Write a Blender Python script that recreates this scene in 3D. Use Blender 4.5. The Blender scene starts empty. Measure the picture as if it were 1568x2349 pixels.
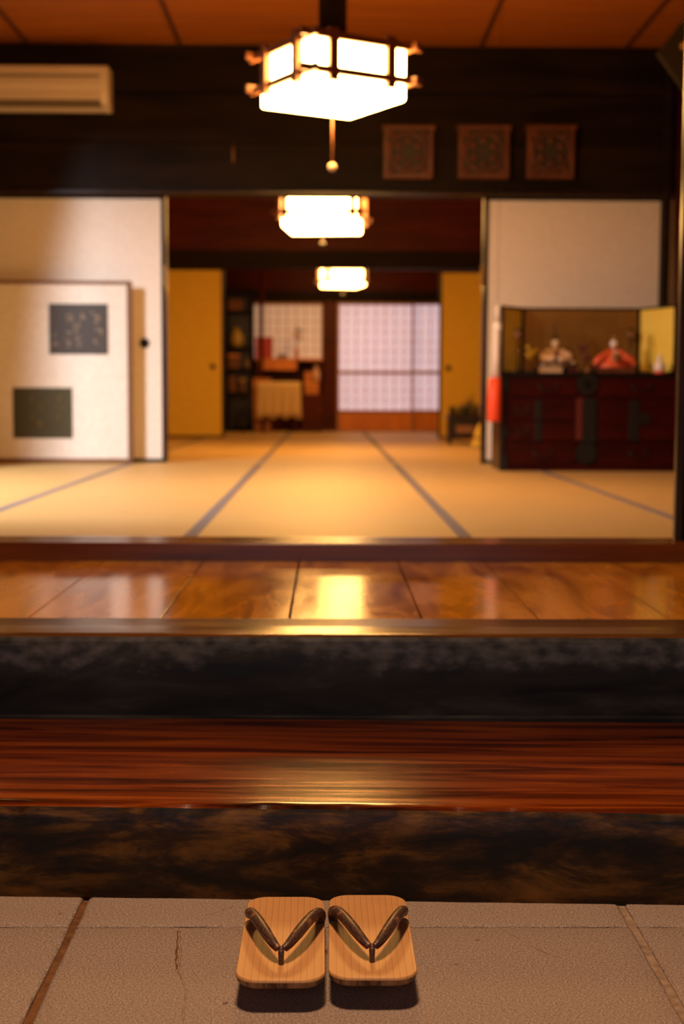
import bpy, bmesh, math, random
from mathutils import Vector, Matrix, noise
C = bpy.context.scene.collection
PI = math.pi
# ------------------------------------------------------------------ camera
F_PX, CAM_H = 3150.0, 0.823
pitch = math.atan((1174.5-904)/F_PX); yaw = math.atan(35/F_PX); roll = math.radians(.25)
FW = Vector((math.sin(yaw)*math.cos(pitch), math.cos(yaw)*math.cos(pitch), -math.sin(pitch)))
R0 = FW.cross(Vector((0,0,1))).normalized(); U0 = R0.cross(FW)
RT = R0*math.cos(roll)+U0*math.sin(roll); UP = U0*math.cos(roll)-R0*math.sin(roll)
cd = bpy.data.cameras.new('camera'); cam = bpy.data.objects.new('camera', cd); C.objects.link(cam)
m = Matrix((RT, UP, -FW)).transposed().to_4x4(); m.translation = Vector((0,0,CAM_H)); cam.matrix_world = m
cd.sensor_fit = 'HORIZONTAL'; cd.sensor_width = 24.0; cd.lens = F_PX*24/1568
cd.clip_start = .05; cd.clip_end = 60
cd.dof.use_dof = True; cd.dof.focus_distance = 2.05; cd.dof.aperture_fstop = 3.7
bpy.context.scene.camera = cam
def at(u, v, Y):                      # where the line of sight through a pixel meets the upright plane y = Y
    d = FW+RT*((u-784)/F_PX)-UP*((v-1174.5)/F_PX); t = Y/d.y
    return Vector((d.x*t, Y, CAM_H+d.z*t))
# ------------------------------------------------------------------ world, lights, exposure
sc = bpy.context.scene
w = bpy.data.worlds.new('world'); sc.world = w; w.use_nodes = True
w.node_tree.nodes['Background'].inputs[0].default_value = (.62,.76,1,1)
w.node_tree.nodes['Background'].inputs[1].default_value = .03
sc.view_settings.view_transform = 'Standard'; sc.view_settings.look = 'None'
sc.view_settings.exposure = 0; sc.view_settings.gamma = 1; sc.view_settings.use_curve_mapping = False
def area(name, loc, target, size, size_y, power, col):
    l = bpy.data.lights.new(name, 'AREA'); l.shape = 'RECTANGLE'; l.size = size; l.size_y = size_y
    l.energy = power; l.color = col
    o = bpy.data.objects.new(name, l); C.objects.link(o); o.location = loc
    o.rotation_euler = (Vector(target)-Vector(loc)).to_track_quat('-Z', 'Y').to_euler()
    return o
LAMP_COL = (1, .50, .13)
LAMP_STRENGTH = (56, 54, 24)
area('hall_ceiling_light', (-.1, 1.72, 2.68), (-.1, 1.72, 0), .3, .3, 58, (1, .61, .34))
area('garden_daylight', (-3.1, 5.3, 2.95), (-1.6, 6.5, .38), .32, 1.5, 330, (.86, .88, 1))
area('entrance_daylight', (.0, -1.45, 1.3), (0, 3, .8), 2.6, 1.9, 10, (.68, .80, 1))

# ------------------------------------------------------------------ materials
def new_mat(name):
    mt = bpy.data.materials.new(name); mt.use_nodes = True
    nt = mt.node_tree; b = nt.nodes['Principled BSDF']
    return mt, nt, b
def rgb(c): return (c[0], c[1], c[2], 1)
def plain(name, col, rough=.5, metal=0, coat=0, spec=.5):
    mt, nt, b = new_mat(name)
    b.inputs['Base Color'].default_value = rgb(col); b.inputs['Roughness'].default_value = rough
    b.inputs['Metallic'].default_value = metal; b.inputs['Coat Weight'].default_value = coat
    b.inputs['Specular IOR Level'].default_value = spec
    return mt
def noisy(name, stops, scale=(1,1,1), nscale=5, detail=6, rough=.5, rough2=None, bump=0, bscale=None, coat=0, coat_rough=.1,
          spec=.5, distort=0, nrough=.55, bdist=.002):
    mt, nt, b = new_mat(name); N, L = nt.nodes, nt.links
    tc = N.new('ShaderNodeTexCoord'); mp = N.new('ShaderNodeMapping'); mp.inputs['Scale'].default_value = scale
    L.new(tc.outputs['Object'], mp.inputs[0])
    nz = N.new('ShaderNodeTexNoise'); nz.inputs['Scale'].default_value = nscale; nz.inputs['Detail'].default_value = detail
    nz.inputs['Roughness'].default_value = nrough; nz.inputs['Distortion'].default_value = distort
    L.new(mp.outputs[0], nz.inputs['Vector'])
    cr = N.new('ShaderNodeValToRGB'); L.new(nz.outputs[0], cr.inputs[0])
    while len(cr.color_ramp.elements) < len(stops): cr.color_ramp.elements.new(.5)
    for e, (p, c) in zip(cr.color_ramp.elements, stops): e.position = p
    for e, (p, c) in zip(cr.color_ramp.elements, stops): e.color = rgb(c)
    L.new(cr.outputs[0], b.inputs['Base Color'])
    b.inputs['Roughness'].default_value = rough
    if rough2 is not None:
        mr = N.new('ShaderNodeMapRange'); mr.inputs[1].default_value = .35; mr.inputs[2].default_value = .65
        mr.inputs[3].default_value = rough; mr.inputs[4].default_value = rough2
        L.new(nz.outputs[0], mr.inputs[0]); L.new(mr.outputs[0], b.inputs['Roughness'])
    b.inputs['Coat Weight'].default_value = coat; b.inputs['Coat Roughness'].default_value = coat_rough
    b.inputs['Specular IOR Level'].default_value = spec
    if bump:
        n2 = N.new('ShaderNodeTexNoise'); n2.inputs['Scale'].default_value = bscale or nscale*3; n2.inputs['Detail'].default_value = 5
        L.new(mp.outputs[0], n2.inputs['Vector'])
        bp = N.new('ShaderNodeBump'); bp.inputs['Strength'].default_value = bump; bp.inputs['Distance'].default_value = bdist
        L.new(n2.outputs[0], bp.inputs['Height']); L.new(bp.outputs[0], b.inputs['Normal'])
    return mt
M = {}
M['stone'] = noisy('granular_stone', [(.3,(.13,.09,.07)),(.5,(.31,.225,.18)),(.72,(.62,.49,.41))], nscale=330, detail=4, rough=.75, bump=1.0, bscale=300, bdist=.0014, nrough=.7)
M['grout_brown'] = noisy('brown_grout', [(.3,(.10,.035,.008)),(.7,(.22,.09,.025))], nscale=60, rough=.9)
M['grout_pale'] = noisy('pale_grout', [(.3,(.22,.14,.09)),(.7,(.42,.29,.2))], nscale=60, rough=.9)
M['step_top'] = noisy('polished_red_wood', [(.33,(.010,.003,.001)),(.43,(.09,.013,.002)),(.56,(.19,.034,.003)),(.74,(.32,.072,.007))], scale=(.55,9,9), nscale=3.6, detail=11, rough=.14, rough2=.21, bump=.06, bscale=8, spec=.45, distort=.7)
M['step_face'] = noisy('worn_dark_wood_face', [(.42,(.005,.003,.002)),(.50,(.035,.013,.002)),(.62,(.17,.072,.009)),(.80,(.36,.16,.025))], scale=(.45,2.0,1.5), nscale=11, detail=11, rough=.5, rough2=.38, bump=.5, bscale=12, distort=.35, nrough=.68, spec=.35)
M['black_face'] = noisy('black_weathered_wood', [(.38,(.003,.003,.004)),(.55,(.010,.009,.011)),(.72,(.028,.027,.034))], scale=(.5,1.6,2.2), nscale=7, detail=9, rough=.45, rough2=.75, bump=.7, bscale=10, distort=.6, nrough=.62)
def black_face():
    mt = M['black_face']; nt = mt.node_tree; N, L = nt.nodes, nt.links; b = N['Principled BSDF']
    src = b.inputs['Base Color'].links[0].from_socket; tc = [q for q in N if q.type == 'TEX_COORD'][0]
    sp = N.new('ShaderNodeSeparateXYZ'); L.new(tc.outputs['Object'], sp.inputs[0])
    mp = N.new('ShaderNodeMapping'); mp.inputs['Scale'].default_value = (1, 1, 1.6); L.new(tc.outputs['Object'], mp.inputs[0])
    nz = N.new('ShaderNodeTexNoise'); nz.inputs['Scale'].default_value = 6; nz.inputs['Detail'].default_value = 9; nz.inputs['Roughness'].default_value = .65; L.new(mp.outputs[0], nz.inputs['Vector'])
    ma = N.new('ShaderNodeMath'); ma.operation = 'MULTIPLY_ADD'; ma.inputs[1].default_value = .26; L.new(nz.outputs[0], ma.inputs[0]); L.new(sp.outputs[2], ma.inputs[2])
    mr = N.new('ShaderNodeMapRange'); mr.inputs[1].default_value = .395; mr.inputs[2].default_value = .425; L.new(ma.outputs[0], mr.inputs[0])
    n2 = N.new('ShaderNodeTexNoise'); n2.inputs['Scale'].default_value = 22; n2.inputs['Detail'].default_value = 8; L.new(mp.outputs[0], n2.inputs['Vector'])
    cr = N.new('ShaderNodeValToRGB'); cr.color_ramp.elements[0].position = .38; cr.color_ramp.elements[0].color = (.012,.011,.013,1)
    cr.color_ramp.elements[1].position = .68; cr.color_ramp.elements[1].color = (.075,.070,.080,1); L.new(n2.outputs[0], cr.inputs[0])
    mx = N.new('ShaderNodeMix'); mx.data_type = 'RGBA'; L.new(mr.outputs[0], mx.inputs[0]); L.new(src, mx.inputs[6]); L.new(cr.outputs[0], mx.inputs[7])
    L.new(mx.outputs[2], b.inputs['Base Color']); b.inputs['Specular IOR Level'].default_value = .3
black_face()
M['kamachi_top'] = noisy('polished_edge_beam', [(.35,(.06,.020,.004)),(.6,(.13,.048,.009)),(.75,(.17,.07,.015))], scale=(.3,6,6), nscale=4, rough=.2, rough2=.26, bump=.10, spec=.6)
M['plank'] = noisy('polished_floorboard', [(.33,(.26,.075,.003)),(.5,(.56,.20,.008)),(.68,(.70,.28,.014))], scale=(2.6,.6,2), nscale=3.4, detail=7, rough=.12, rough2=.16, bump=.05, bscale=5, spec=.62, distort=.8)
M['sill'] = noisy('red_brown_sill', [(.35,(.09,.018,.002)),(.65,(.17,.04,.004))], scale=(.4,6,6), nscale=4, rough=.22, bump=.12, spec=.6)
M['dark_beam'] = noisy('smoked_black_beam', [(.35,(.009,.0050,.0025)),(.6,(.020,.011,.005)),(.78,(.030,.014,.005))], scale=(.5,2,3), nscale=3, detail=7, rough=.55, rough2=.65, bump=.3, spec=.10)
M['black_lacquer'] = plain('black_lacquer', (.006,.005,.005), .25)
M['post'] = noisy('dark_post_wood', [(.35,(.012,.006,.003)),(.65,(.045,.02,.008))], scale=(5,5,.4), nscale=4, rough=.28, bump=.1)
M['red_wood'] = noisy('red_brown_boards', [(.3,(.045,.005,.0008)),(.6,(.085,.011,.0012)),(.8,(.11,.018,.002))], scale=(.6,3,4), nscale=3, rough=.5, spec=.15)
M['ceiling_wood'] = noisy('cedar_ceiling_board', [(.3,(.29,.075,.0015)),(.55,(.42,.12,.002)),(.78,(.52,.155,.003))], scale=(.35,6,6), nscale=3, rough=.6, distort=.4)
M['ceiling_gap'] = plain('dark_ceiling_batten', (.10,.022,.003), .6)
M['fusuma'] = noisy('cream_door_paper', [(.4,(.84,.75,.62)),(.6,(.88,.80,.67))], nscale=40, rough=.85)
M['gold_fusuma'] = noisy('ochre_door_paper', [(.4,(.74,.48,.04)),(.6,(.80,.53,.05))], nscale=30, rough=.8)
M['tatami_edge'] = noisy('tatami_edge_cloth', [(.4,(.16,.13,.12)),(.6,(.21,.17,.155))], nscale=120, rough=.9)
M['plaster'] = noisy('brown_plaster', [(.35,(.12,.06,.025)),(.65,(.17,.085,.035))], nscale=30, rough=.9, bump=.3)
M['concrete'] = plain('dark_bedding', (.05,.035,.025), .9)
def tatami():
    mt, nt, b = new_mat('woven_tatami'); N, L = nt.nodes, nt.links
    tc = N.new('ShaderNodeTexCoord')
    wv = N.new('ShaderNodeTexWave'); wv.bands_direction = 'X'; wv.inputs['Scale'].default_value = 28; wv.inputs['Distortion'].default_value = .4
    L.new(tc.outputs['Object'], wv.inputs['Vector'])
    mp = N.new('ShaderNodeMapping'); mp.inputs['Scale'].default_value = (2, 30, 2); L.new(tc.outputs['Object'], mp.inputs[0])
    nz = N.new('ShaderNodeTexNoise'); nz.inputs['Scale'].default_value = 3; nz.inputs['Detail'].default_value = 4; L.new(mp.outputs[0], nz.inputs['Vector'])
    cr = N.new('ShaderNodeValToRGB'); cr.color_ramp.elements[0].position = .3; cr.color_ramp.elements[1].position = .7
    cr.color_ramp.elements[0].color = (.49,.31,.10,1); cr.color_ramp.elements[1].color = (.57,.37,.14,1)
    L.new(nz.outputs[0], cr.inputs[0]); L.new(cr.outputs[0], b.inputs['Base Color'])
    b.inputs['Roughness'].default_value = .5; b.inputs['Specular IOR Level'].default_value = .22
    bp = N.new('ShaderNodeBump'); bp.inputs['Strength'].default_value = .25; bp.inputs['Distance'].default_value = .001
    L.new(wv.outputs[1], bp.inputs['Height']); L.new(bp.outputs[0], b.inputs['Normal'])
    return mt
M['tatami'] = tatami()
def geta_wood():
    mt, nt, b = new_mat('straight_grain_paulownia'); N, L = nt.nodes, nt.links
    tc = N.new('ShaderNodeTexCoord'); mp = N.new('ShaderNodeMapping'); mp.inputs['Scale'].default_value = (1, .045, .25)
    L.new(tc.outputs['Object'], mp.inputs[0])
    wv = N.new('ShaderNodeTexWave'); wv.wave_type = 'BANDS'; wv.bands_direction = 'X'; wv.wave_profile = 'SAW'
    wv.inputs['Scale'].default_value = 33; wv.inputs['Distortion'].default_value = 2.6; wv.inputs['Detail'].default_value = 2; wv.inputs['Detail Scale'].default_value = 1.3
    L.new(mp.outputs[0], wv.inputs['Vector'])
    cr = N.new('ShaderNodeValToRGB'); el = cr.color_ramp.elements
    el[0].position = 0; el[0].color = (.70,.35,.13,1); el[1].position = .84; el[1].color = (.67,.33,.12,1)
    e = el.new(.95); e.color = (.50,.22,.07,1); e = el.new(1); e.color = (.64,.31,.11,1)
    L.new(wv.outputs[1], cr.inputs[0])
    nz = N.new('ShaderNodeTexNoise'); nz.inputs['Scale'].default_value = 14; nz.inputs['Detail'].default_value = 4
    L.new(tc.outputs['Object'], nz.inputs['Vector'])
    mx = N.new('ShaderNodeMix'); mx.data_type = 'RGBA'; mx.blend_type = 'MULTIPLY'; mx.inputs[0].default_value = .2
    L.new(cr.outputs[0], mx.inputs[6]); L.new(nz.outputs[0], mx.inputs[7]); L.new(mx.outputs[2], b.inputs['Base Color'])
    b.inputs['Roughness'].default_value = .5
    bp = N.new('ShaderNodeBump'); bp.inputs['Strength'].default_value = .15; bp.inputs['Distance'].default_value = .0006
    L.new(wv.outputs[1], bp.inputs['Height']); L.new(bp.outputs[0], b.inputs['Normal'])
    return mt
M['geta'] = geta_wood()
def strap_mat():
    mt, nt, b = new_mat('patterned_strap_cloth'); N, L = nt.nodes, nt.links
    tc = N.new('ShaderNodeTexCoord')
    vo = N.new('ShaderNodeTexVoronoi'); vo.inputs['Scale'].default_value = 620; L.new(tc.outputs['Object'], vo.inputs['Vector'])
    c1 = N.new('ShaderNodeValToRGB'); c1.color_ramp.elements[0].position = .25; c1.color_ramp.elements[0].color = (.16,.10,.075,1)
    c1.color_ramp.elements[1].position = .5; c1.color_ramp.elements[1].color = (.055,.02,.014,1); L.new(vo.outputs[0], c1.inputs[0])
    nz = N.new('ShaderNodeTexNoise'); nz.inputs['Scale'].default_value = 70; nz.inputs['Detail'].default_value = 1; L.new(tc.outputs['Object'], nz.inputs['Vector'])
    c2 = N.new('ShaderNodeValToRGB'); c2.color_ramp.elements[0].position = .60; c2.color_ramp.elements[0].color = (0,0,0,1)
    c2.color_ramp.elements[1].position = .64; c2.color_ramp.elements[1].color = (1,1,1,1); L.new(nz.outputs[0], c2.inputs[0])
    mx = N.new('ShaderNodeMix'); mx.data_type = 'RGBA'; L.new(c2.outputs[0], mx.inputs[0]); L.new(c1.outputs[0], mx.inputs[6])
    mx.inputs[7].default_value = (.24,.10,.05,1); L.new(mx.outputs[2], b.inputs['Base Color'])
    b.inputs['Roughness'].default_value = .38
    bp = N.new('ShaderNodeBump'); bp.inputs['Strength'].default_value = .4; bp.inputs['Distance'].default_value = .0004
    L.new(vo.outputs[0], bp.inputs['Height']); L.new(bp.outputs[0], b.inputs['Normal'])
    return mt
M['strap'] = strap_mat()
M['shaded_end_grain'] = noisy('paulownia_shaded_end_grain', [(.38,(.10,.045,.016)),(.5,(.26,.135,.055)),(.65,(.40,.22,.10))], scale=(1,.12,.12), nscale=75, detail=2, rough=.7)  # end-grain stripes, darkened to paint shade onto the sole's sides
M['strap_lining'] = plain('red_strap_lining', (.11,.016,.012), .35)
def emit(name, col, strength):
    mt, nt, b = new_mat(name); b.inputs['Base Color'].default_value = rgb((.8,.7,.6))
    b.inputs['Emission Color'].default_value = rgb(col); b.inputs['Emission Strength'].default_value = strength
    return mt
M['lamp0'] = emit('lit_lamp_paper', LAMP_COL, LAMP_STRENGTH[0])
M['lamp1'] = emit('lit_lamp_paper_second', LAMP_COL, LAMP_STRENGTH[1])
M['lamp2'] = emit('lit_lamp_paper_third', LAMP_COL, LAMP_STRENGTH[2])
M['lamp_wood'] = plain('lamp_frame_wood', (.20,.075,.025), .45)
M['grey_metal'] = plain('grey_painted_metal', (.045,.036,.024), .7, spec=.2)
def shoji_paper(name, col, strength):
    mt, nt, b = new_mat(name); N, L = nt.nodes, nt.links
    b.inputs['Base Color'].default_value = (.8,.74,.68,1); b.inputs['Roughness'].default_value = .9
    tc = N.new('ShaderNodeTexCoord'); nz = N.new('ShaderNodeTexNoise'); nz.inputs['Scale'].default_value = 1.6
    L.new(tc.outputs['Object'], nz.inputs['Vector'])
    mr = N.new('ShaderNodeMapRange'); mr.inputs[3].default_value = strength*.8; mr.inputs[4].default_value = strength*1.2
    L.new(nz.outputs[0], mr.inputs[0]); L.new(mr.outputs[0], b.inputs['Emission Strength'])
    b.inputs['Emission Color'].default_value = rgb(col)
    return mt
M['shoji'] = shoji_paper('backlit_paper', (.82,.68,.86), .52)
M['shoji_dim'] = shoji_paper('dimmer_backlit_paper', (.95,.62,.48), .22)
M['shoji_wood'] = plain('shoji_wood', (.42,.18,.07), .5)
M['amber_wood'] = noisy('amber_wood_panel', [(.35,(.62,.17,.008)),(.65,(.76,.23,.012))], scale=(4,4,.6), nscale=3, rough=.4)
M['ac_white'] = plain('off_white_plastic', (.84,.70,.52), .4)
M['ac_dark'] = plain('vent_shadow_plastic', (.20,.15,.09), .5)
M['screen_paper'] = noisy('screen_paper', [(.4,(.80,.72,.60)),(.6,(.85,.78,.66))], nscale=30, rough=.85)
M['screen_frame'] = plain('screen_frame_wood', (.19,.075,.02), .45)
M['rub_grey'] = plain('dark_grey_paper', (.055,.045,.035), .6)
M['rub_olive'] = plain('dark_olive_paper', (.055,.045,.010), .6)
M['ink_pale'] = plain('pale_brush_writing', (.62,.48,.34), .7)
M['ink_ochre'] = plain('ochre_brush_writing', (.28,.20,.06), .7)
M['plaque'] = noisy('carved_red_brown_wood', [(.35,(.09,.022,.007)),(.65,(.17,.05,.016))], nscale=14, rough=.5)
M['plaque_dark'] = plain('dark_carved_ground', (.035,.022,.010), .6)
M['chest_red'] = noisy('dark_red_lacquer', [(.35,(.022,.0015,.001)),(.65,(.045,.003,.0015))], scale=(.6,3,3), nscale=4, rough=.35, spec=.18)
M['iron'] = plain('black_iron', (.010,.009,.008), .45, metal=.3)
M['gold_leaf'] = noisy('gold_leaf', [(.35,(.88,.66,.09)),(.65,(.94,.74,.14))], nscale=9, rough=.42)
M['gold_dull'] = noisy('dull_gold_ground', [(.35,(.16,.075,.008)),(.65,(.21,.10,.012))], nscale=7, rough=.5)
M['white_face'] = plain('white_doll_face', (.80,.74,.70), .35)
M['robe_cream'] = plain('cream_brocade', (.60,.40,.24), .6)
M['lantern'] = plain('amber_oiled_paper', (.22,.10,.04), .6)
M['robe_red'] = plain('vermilion_robe', (.70,.11,.035), .5)
M['robe_dark'] = plain('dark_brocade', (.09,.015,.012), .6)
M['vermilion'] = plain('vermilion_cloth', (.90,.085,.025), .55)
M['white_cloth'] = plain('white_cloth', (.80,.72,.68), .6)
M['white_ball'] = plain('glossy_white_ball', (.88,.86,.88), .25)
M['green_dark'] = plain('dark_foliage', (.012,.016,.006), .6)
M['brass'] = plain('brass', (.55,.33,.12), .3, metal=.8)
M['yellow_print'] = plain('olive_painted_motif', (.40,.27,.02), .5)

# ------------------------------------------------------------------ mesh helpers (all coordinates are relative to the parent thing)
def BM(): return bmesh.new()
def box(bm, x0, x1, y0, y1, z0, z1, mi=0):
    v = [bm.verts.new(p) for p in ((x0,y0,z0),(x1,y0,z0),(x1,y1,z0),(x0,y1,z0),(x0,y0,z1),(x1,y0,z1),(x1,y1,z1),(x0,y1,z1))]
    for q in ((0,3,2,1),(4,5,6,7),(0,1,5,4),(1,2,6,5),(2,3,7,6),(3,0,4,7)):
        f = bm.faces.new([v[i] for i in q]); f.material_index = mi
    return v
def tube(bm, pts, r, n=10, smooth=True, flat=1.0):
    pts = [Vector(p) for p in pts]; rr = r if isinstance(r, (list, tuple)) else [r]*len(pts)
    rings = []; side = None
    for i, p in enumerate(pts):
        t = (pts[min(i+1, len(pts)-1)]-pts[max(i-1, 0)]).normalized()
        if side is None:
            ref = Vector((0,0,1)) if abs(t.z) < .9 else Vector((1,0,0)); side = t.cross(ref).normalized()
        side = (side-t*side.dot(t)).normalized(); up = side.cross(t)
        rings.append([bm.verts.new(p+side*math.cos(2*PI*k/n)*rr[i]+up*math.sin(2*PI*k/n)*rr[i]*flat) for k in range(n)])
    for a, b in zip(rings, rings[1:]):
        for k in range(n):
            f = bm.faces.new((a[k], a[(k+1)%n], b[(k+1)%n], b[k])); f.smooth = smooth
    bm.faces.new(rings[0][::-1]); bm.faces.new(rings[-1])
def lathe(bm, prof, n=20, c=(0,0,0), sx=1, sy=1):
    rings = [[bm.verts.new((c[0]+r*math.cos(2*PI*k/n)*sx, c[1]+r*math.sin(2*PI*k/n)*sy, c[2]+z)) for k in range(n)] for r, z in prof]
    for a, b in zip(rings, rings[1:]):
        for k in range(n):
            f = bm.faces.new((a[k], a[(k+1)%n], b[(k+1)%n], b[k])); f.smooth = True
    bm.faces.new(rings[0][::-1]); bm.faces.new(rings[-1])
def ball(bm, c, r, n=16, sz=1):
    k = 10; lathe(bm, [(max(1e-4, r*math.sin(PI*i/k)), -r*sz*math.cos(PI*i/k)) for i in range(k+1)], n, c)
def prism_xz(bm, pts, y0, y1):         # an outline in x,z carried from y0 to y1
    a = [bm.verts.new((x, y0, z)) for x, z in pts]; b = [bm.verts.new((x, y1, z)) for x, z in pts]; n = len(pts)
    bm.faces.new(a); bm.faces.new(b[::-1])
    for k in range(n): bm.faces.new((a[k], b[k], b[(k+1)%n], a[(k+1)%n]))
def disc(bm, x, z, y0, y1, r, n=20): prism_xz(bm, [(x+r*math.cos(2*PI*k/n), z+r*math.sin(2*PI*k/n)) for k in range(n)], y0, y1)
def obj(name, bm, mat, parent=None, loc=(0,0,0), rot=(0,0,0), bevel=0, kind=None, label=None):
    bmesh.ops.recalc_face_normals(bm, faces=bm.faces[:])
    me = bpy.data.meshes.new(name); bm.to_mesh(me); bm.free()
    for mt in (mat if isinstance(mat, (list, tuple)) else [mat]): me.materials.append(mt)
    o = bpy.data.objects.new(name, me); C.objects.link(o); o.location = loc; o.rotation_euler = rot
    if parent: o.parent = parent
    if bevel:
        b = o.modifiers.new('bevel', 'BEVEL'); b.width = bevel; b.segments = 2; b.limit_method = 'ANGLE'
    if kind: o['kind'] = kind
    if label: o['label'] = label
    return o
def bx(name, dims, mat, parent=None, bevel=0, kind=None, label=None, loc=(0,0,0), rot=(0,0,0)):
    bm = BM(); box(bm, *dims); return obj(name, bm, mat, parent, loc, rot, bevel, kind, label)
def thing(name, label, cat, loc=(0,0,0), rotz=0, group=None):
    o = bpy.data.objects.new(name, None); C.objects.link(o); o.location = loc; o.rotation_euler = (0,0,rotz)
    o['label'] = label; o['category'] = cat; o.empty_display_size = .05
    if group: o['group'] = group
    return o
def tag(o, label, cat, group=None):
    o['label'] = label; o['category'] = cat
    if group: o['group'] = group
    return o
def struct(name, dims, mat, bevel=0, parent=None):
    o = bx(name, dims, mat, parent, bevel)
    if not parent: o['kind'] = 'structure'
    return o
def copy_tree(o, parent=None):
    c = o.copy(); C.objects.link(c)
    if parent: c.parent = parent
    for ch in list(o.children): copy_tree(ch, c)
    return c

# ------------------------------------------------------------------ key levels and planes
Y1, Z1 = 2.173, .156          # front of the low step, its top
Y2, Z2 = 2.80, .327           # front of the raised board floor, its top
Y3, ZT = 4.08, .378           # sill in front of the matted rooms, mat level
YA, YB, YC = 8.87, 13.85, 16.7   # first, second and third partition
ZC = CAM_H+2.17               # ceiling of the matted rooms
XL, XR = -2.25, 2.2           # side walls of the matted rooms
DW = 1.02; ZH = 2.12          # half width of the front opening, its head

# ------------------------------------------------------------------ floor
floor = bx('floor', (-2.4, 2.4, -1.6, 2.9, -.12, -.025), M['concrete'], kind='structure')
def slab(x0, x1, y0, y1, seed):
    rnd = random.Random(seed); bm = BM(); nx = max(3, int((x1-x0)/.03)); ny = max(2, int((y1-y0)/.03))
    nx, ny = min(nx, 40), min(ny, 20); rim_w = .005
    fx = lambda i: x0 if i == 0 else x1 if i == nx else x0+rim_w+(x1-x0-2*rim_w)*(i-1)/(nx-2)
    fy = lambda j: y0 if j == 0 else y1 if j == ny else y0+rim_w+(y1-y0-2*rim_w)*(j-1)/max(1, ny-2)
    g = [[bm.verts.new((fx(i)+((rnd.uniform(-.0015,.0015)) if i in (0,nx) else 0), fy(j)+((rnd.uniform(-.0015,.0015)) if j in (0,ny) else 0),
          rnd.uniform(-.0004,.0004)-(.0025 if i in (0,nx) or j in (0,ny) else 0))) for i in range(nx+1)] for j in range(ny+1)]
    for j in range(ny):
        for i in range(nx):
            f = bm.faces.new((g[j][i], g[j][i+1], g[j+1][i+1], g[j+1][i])); f.smooth = True
    rim = [g[0][i] for i in range(nx)]+[g[j][nx] for j in range(ny)]+[g[ny][i] for i in range(nx,0,-1)]+[g[j][0] for j in range(ny,0,-1)]
    lo = [bm.verts.new((v.co.x, v.co.y, -.026)) for v in rim]
    for k in range(len(rim)): bm.faces.new((rim[k], lo[k], lo[(k+1)%len(rim)], rim[(k+1)%len(rim)]))
    obj('stone_slab', bm, M['stone'], floor)
xs = [-2.38, -1.27, -.391, .479, 1.36, 2.38]; ys = [(-1.55,-.35),(-.35,.86),(.86,2.068),(2.068,2.75)]
sd = 0
for (ya, yb) in ys:
    for xa, xb in zip(xs, xs[1:]):
        sd += 1; g = .006
        slab(xa+(g if xa > -2 else 0), xb-(g if xb < 2 else 0), ya+.0012, yb-.0012, sd)
for k, xa in enumerate(xs[1:-1]):
    bx('mortar_joint', (xa-.0065, xa+.0065, -1.55, 2.75, -.026, -.0055 if k < 2 else -.003), M['grout_brown'] if k < 2 else M['grout_pale'], floor)
# low cracks and chips in the middle slab
rnd = random.Random(4)
def ridge(pts, r, mat):
    bm = BM(); q = []
    for a, b in zip(pts, pts[1:]):
        for t in range(7): q.append((a[0]+(b[0]-a[0])*t/7+rnd.uniform(-.0012,.0012), a[1]+(b[1]-a[1])*t/7, .0002))
    tube(bm, q, [r*rnd.uniform(.35,1) for _ in q], 6, flat=.5); obj('repair_seam', bm, mat, floor)
ridge([(-.222,2.05),(-.214,1.96),(-.208,1.895),(-.193,1.84),(-.186,1.73)], .0022, M['grout_pale'])
ridge([(-.226,2.05),(-.219,1.96),(-.212,1.9)], .0016, M['grout_brown'])
ridge([(-.150,2.15),(-.175,2.125),(-.19,2.11)], .0018, M['grout_pale'])
ridge([(.275,2.055),(.30,2.005),(.33,1.96),(.345,1.95)], .0012, M['grout_pale'])
for px, py in ((.230,2.015),(-.135,1.80),(.19,1.925),(-.42,2.12)):
    bm = BM(); ball(bm, (0,0,0), .0035, 8, .5); tag(obj('pebble', bm, M['grout_pale'], None, (px,py,.0005), (0,0,px*9)),
        {.230:'pale grain of grit right of the wooden sandals', -.135:'grit speck on stone left of the sandals', .19:'grit speck on stone just right of the right sandal',-.42:'grit speck near the step, left of the brown joint'}[px], 'grit')

# low wooden step, slightly turned against the floor above
step = thing('wooden_step', 'low thick wooden step with polished red-brown top and mottled worn dark face', 'step', (0, Y1, 0), math.atan(-.034))
def step_mesh(x0, x1, y1, z1, seed, chip=.004):
    rnd = random.Random(seed); bm = BM(); n = 760; front, top = [], []
    prof_rows = []
    for i in range(n+1):
        x = x0+(x1-x0)*i/n; c = chip*max(0, .35+noise.noise(Vector((x*16, seed, 0)))*.9+noise.noise(Vector((x*45, seed, 3)))*.25)
        c2 = chip*.7*max(0, math.sin(i*.0161+seed*2))**8*(.7+.3*math.sin(i*.13))
        prof_rows.append([bm.verts.new(p) for p in ((x, .004, 0), (x, .0015+.001*noise.noise(Vector((x*9, seed, 1))), z1*.33), (x, .001*noise.noise(Vector((x*9, seed, 2))), z1*.66), (x, .0005+c*.4, z1-.012-c-c2), (x, .004+c+c2, z1-.004-c*.5-c2*.5), (x, .011+c, z1-.0008), (x, .03, z1), (x, y1*.5, z1), (x, y1, z1), (x, y1, 0))])
    for a, b in zip(prof_rows, prof_rows[1:]):
        for k in range(9):
            f = bm.faces.new((a[k], b[k], b[k+1], a[k+1])); f.smooth = k in (0,1,2,5,6,7); f.material_index = 1 if k < 4 else 0
        f = bm.faces.new((a[9], b[9], b[0], a[0]))
    bm.faces.new(prof_rows[0][::-1]); bm.faces.new(prof_rows[-1])
    return bm
obj('step_beam', step_mesh(-1.75, 1.75, .60, Z1, 3, .005), [M['step_top'], M['step_face']], step)

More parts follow.
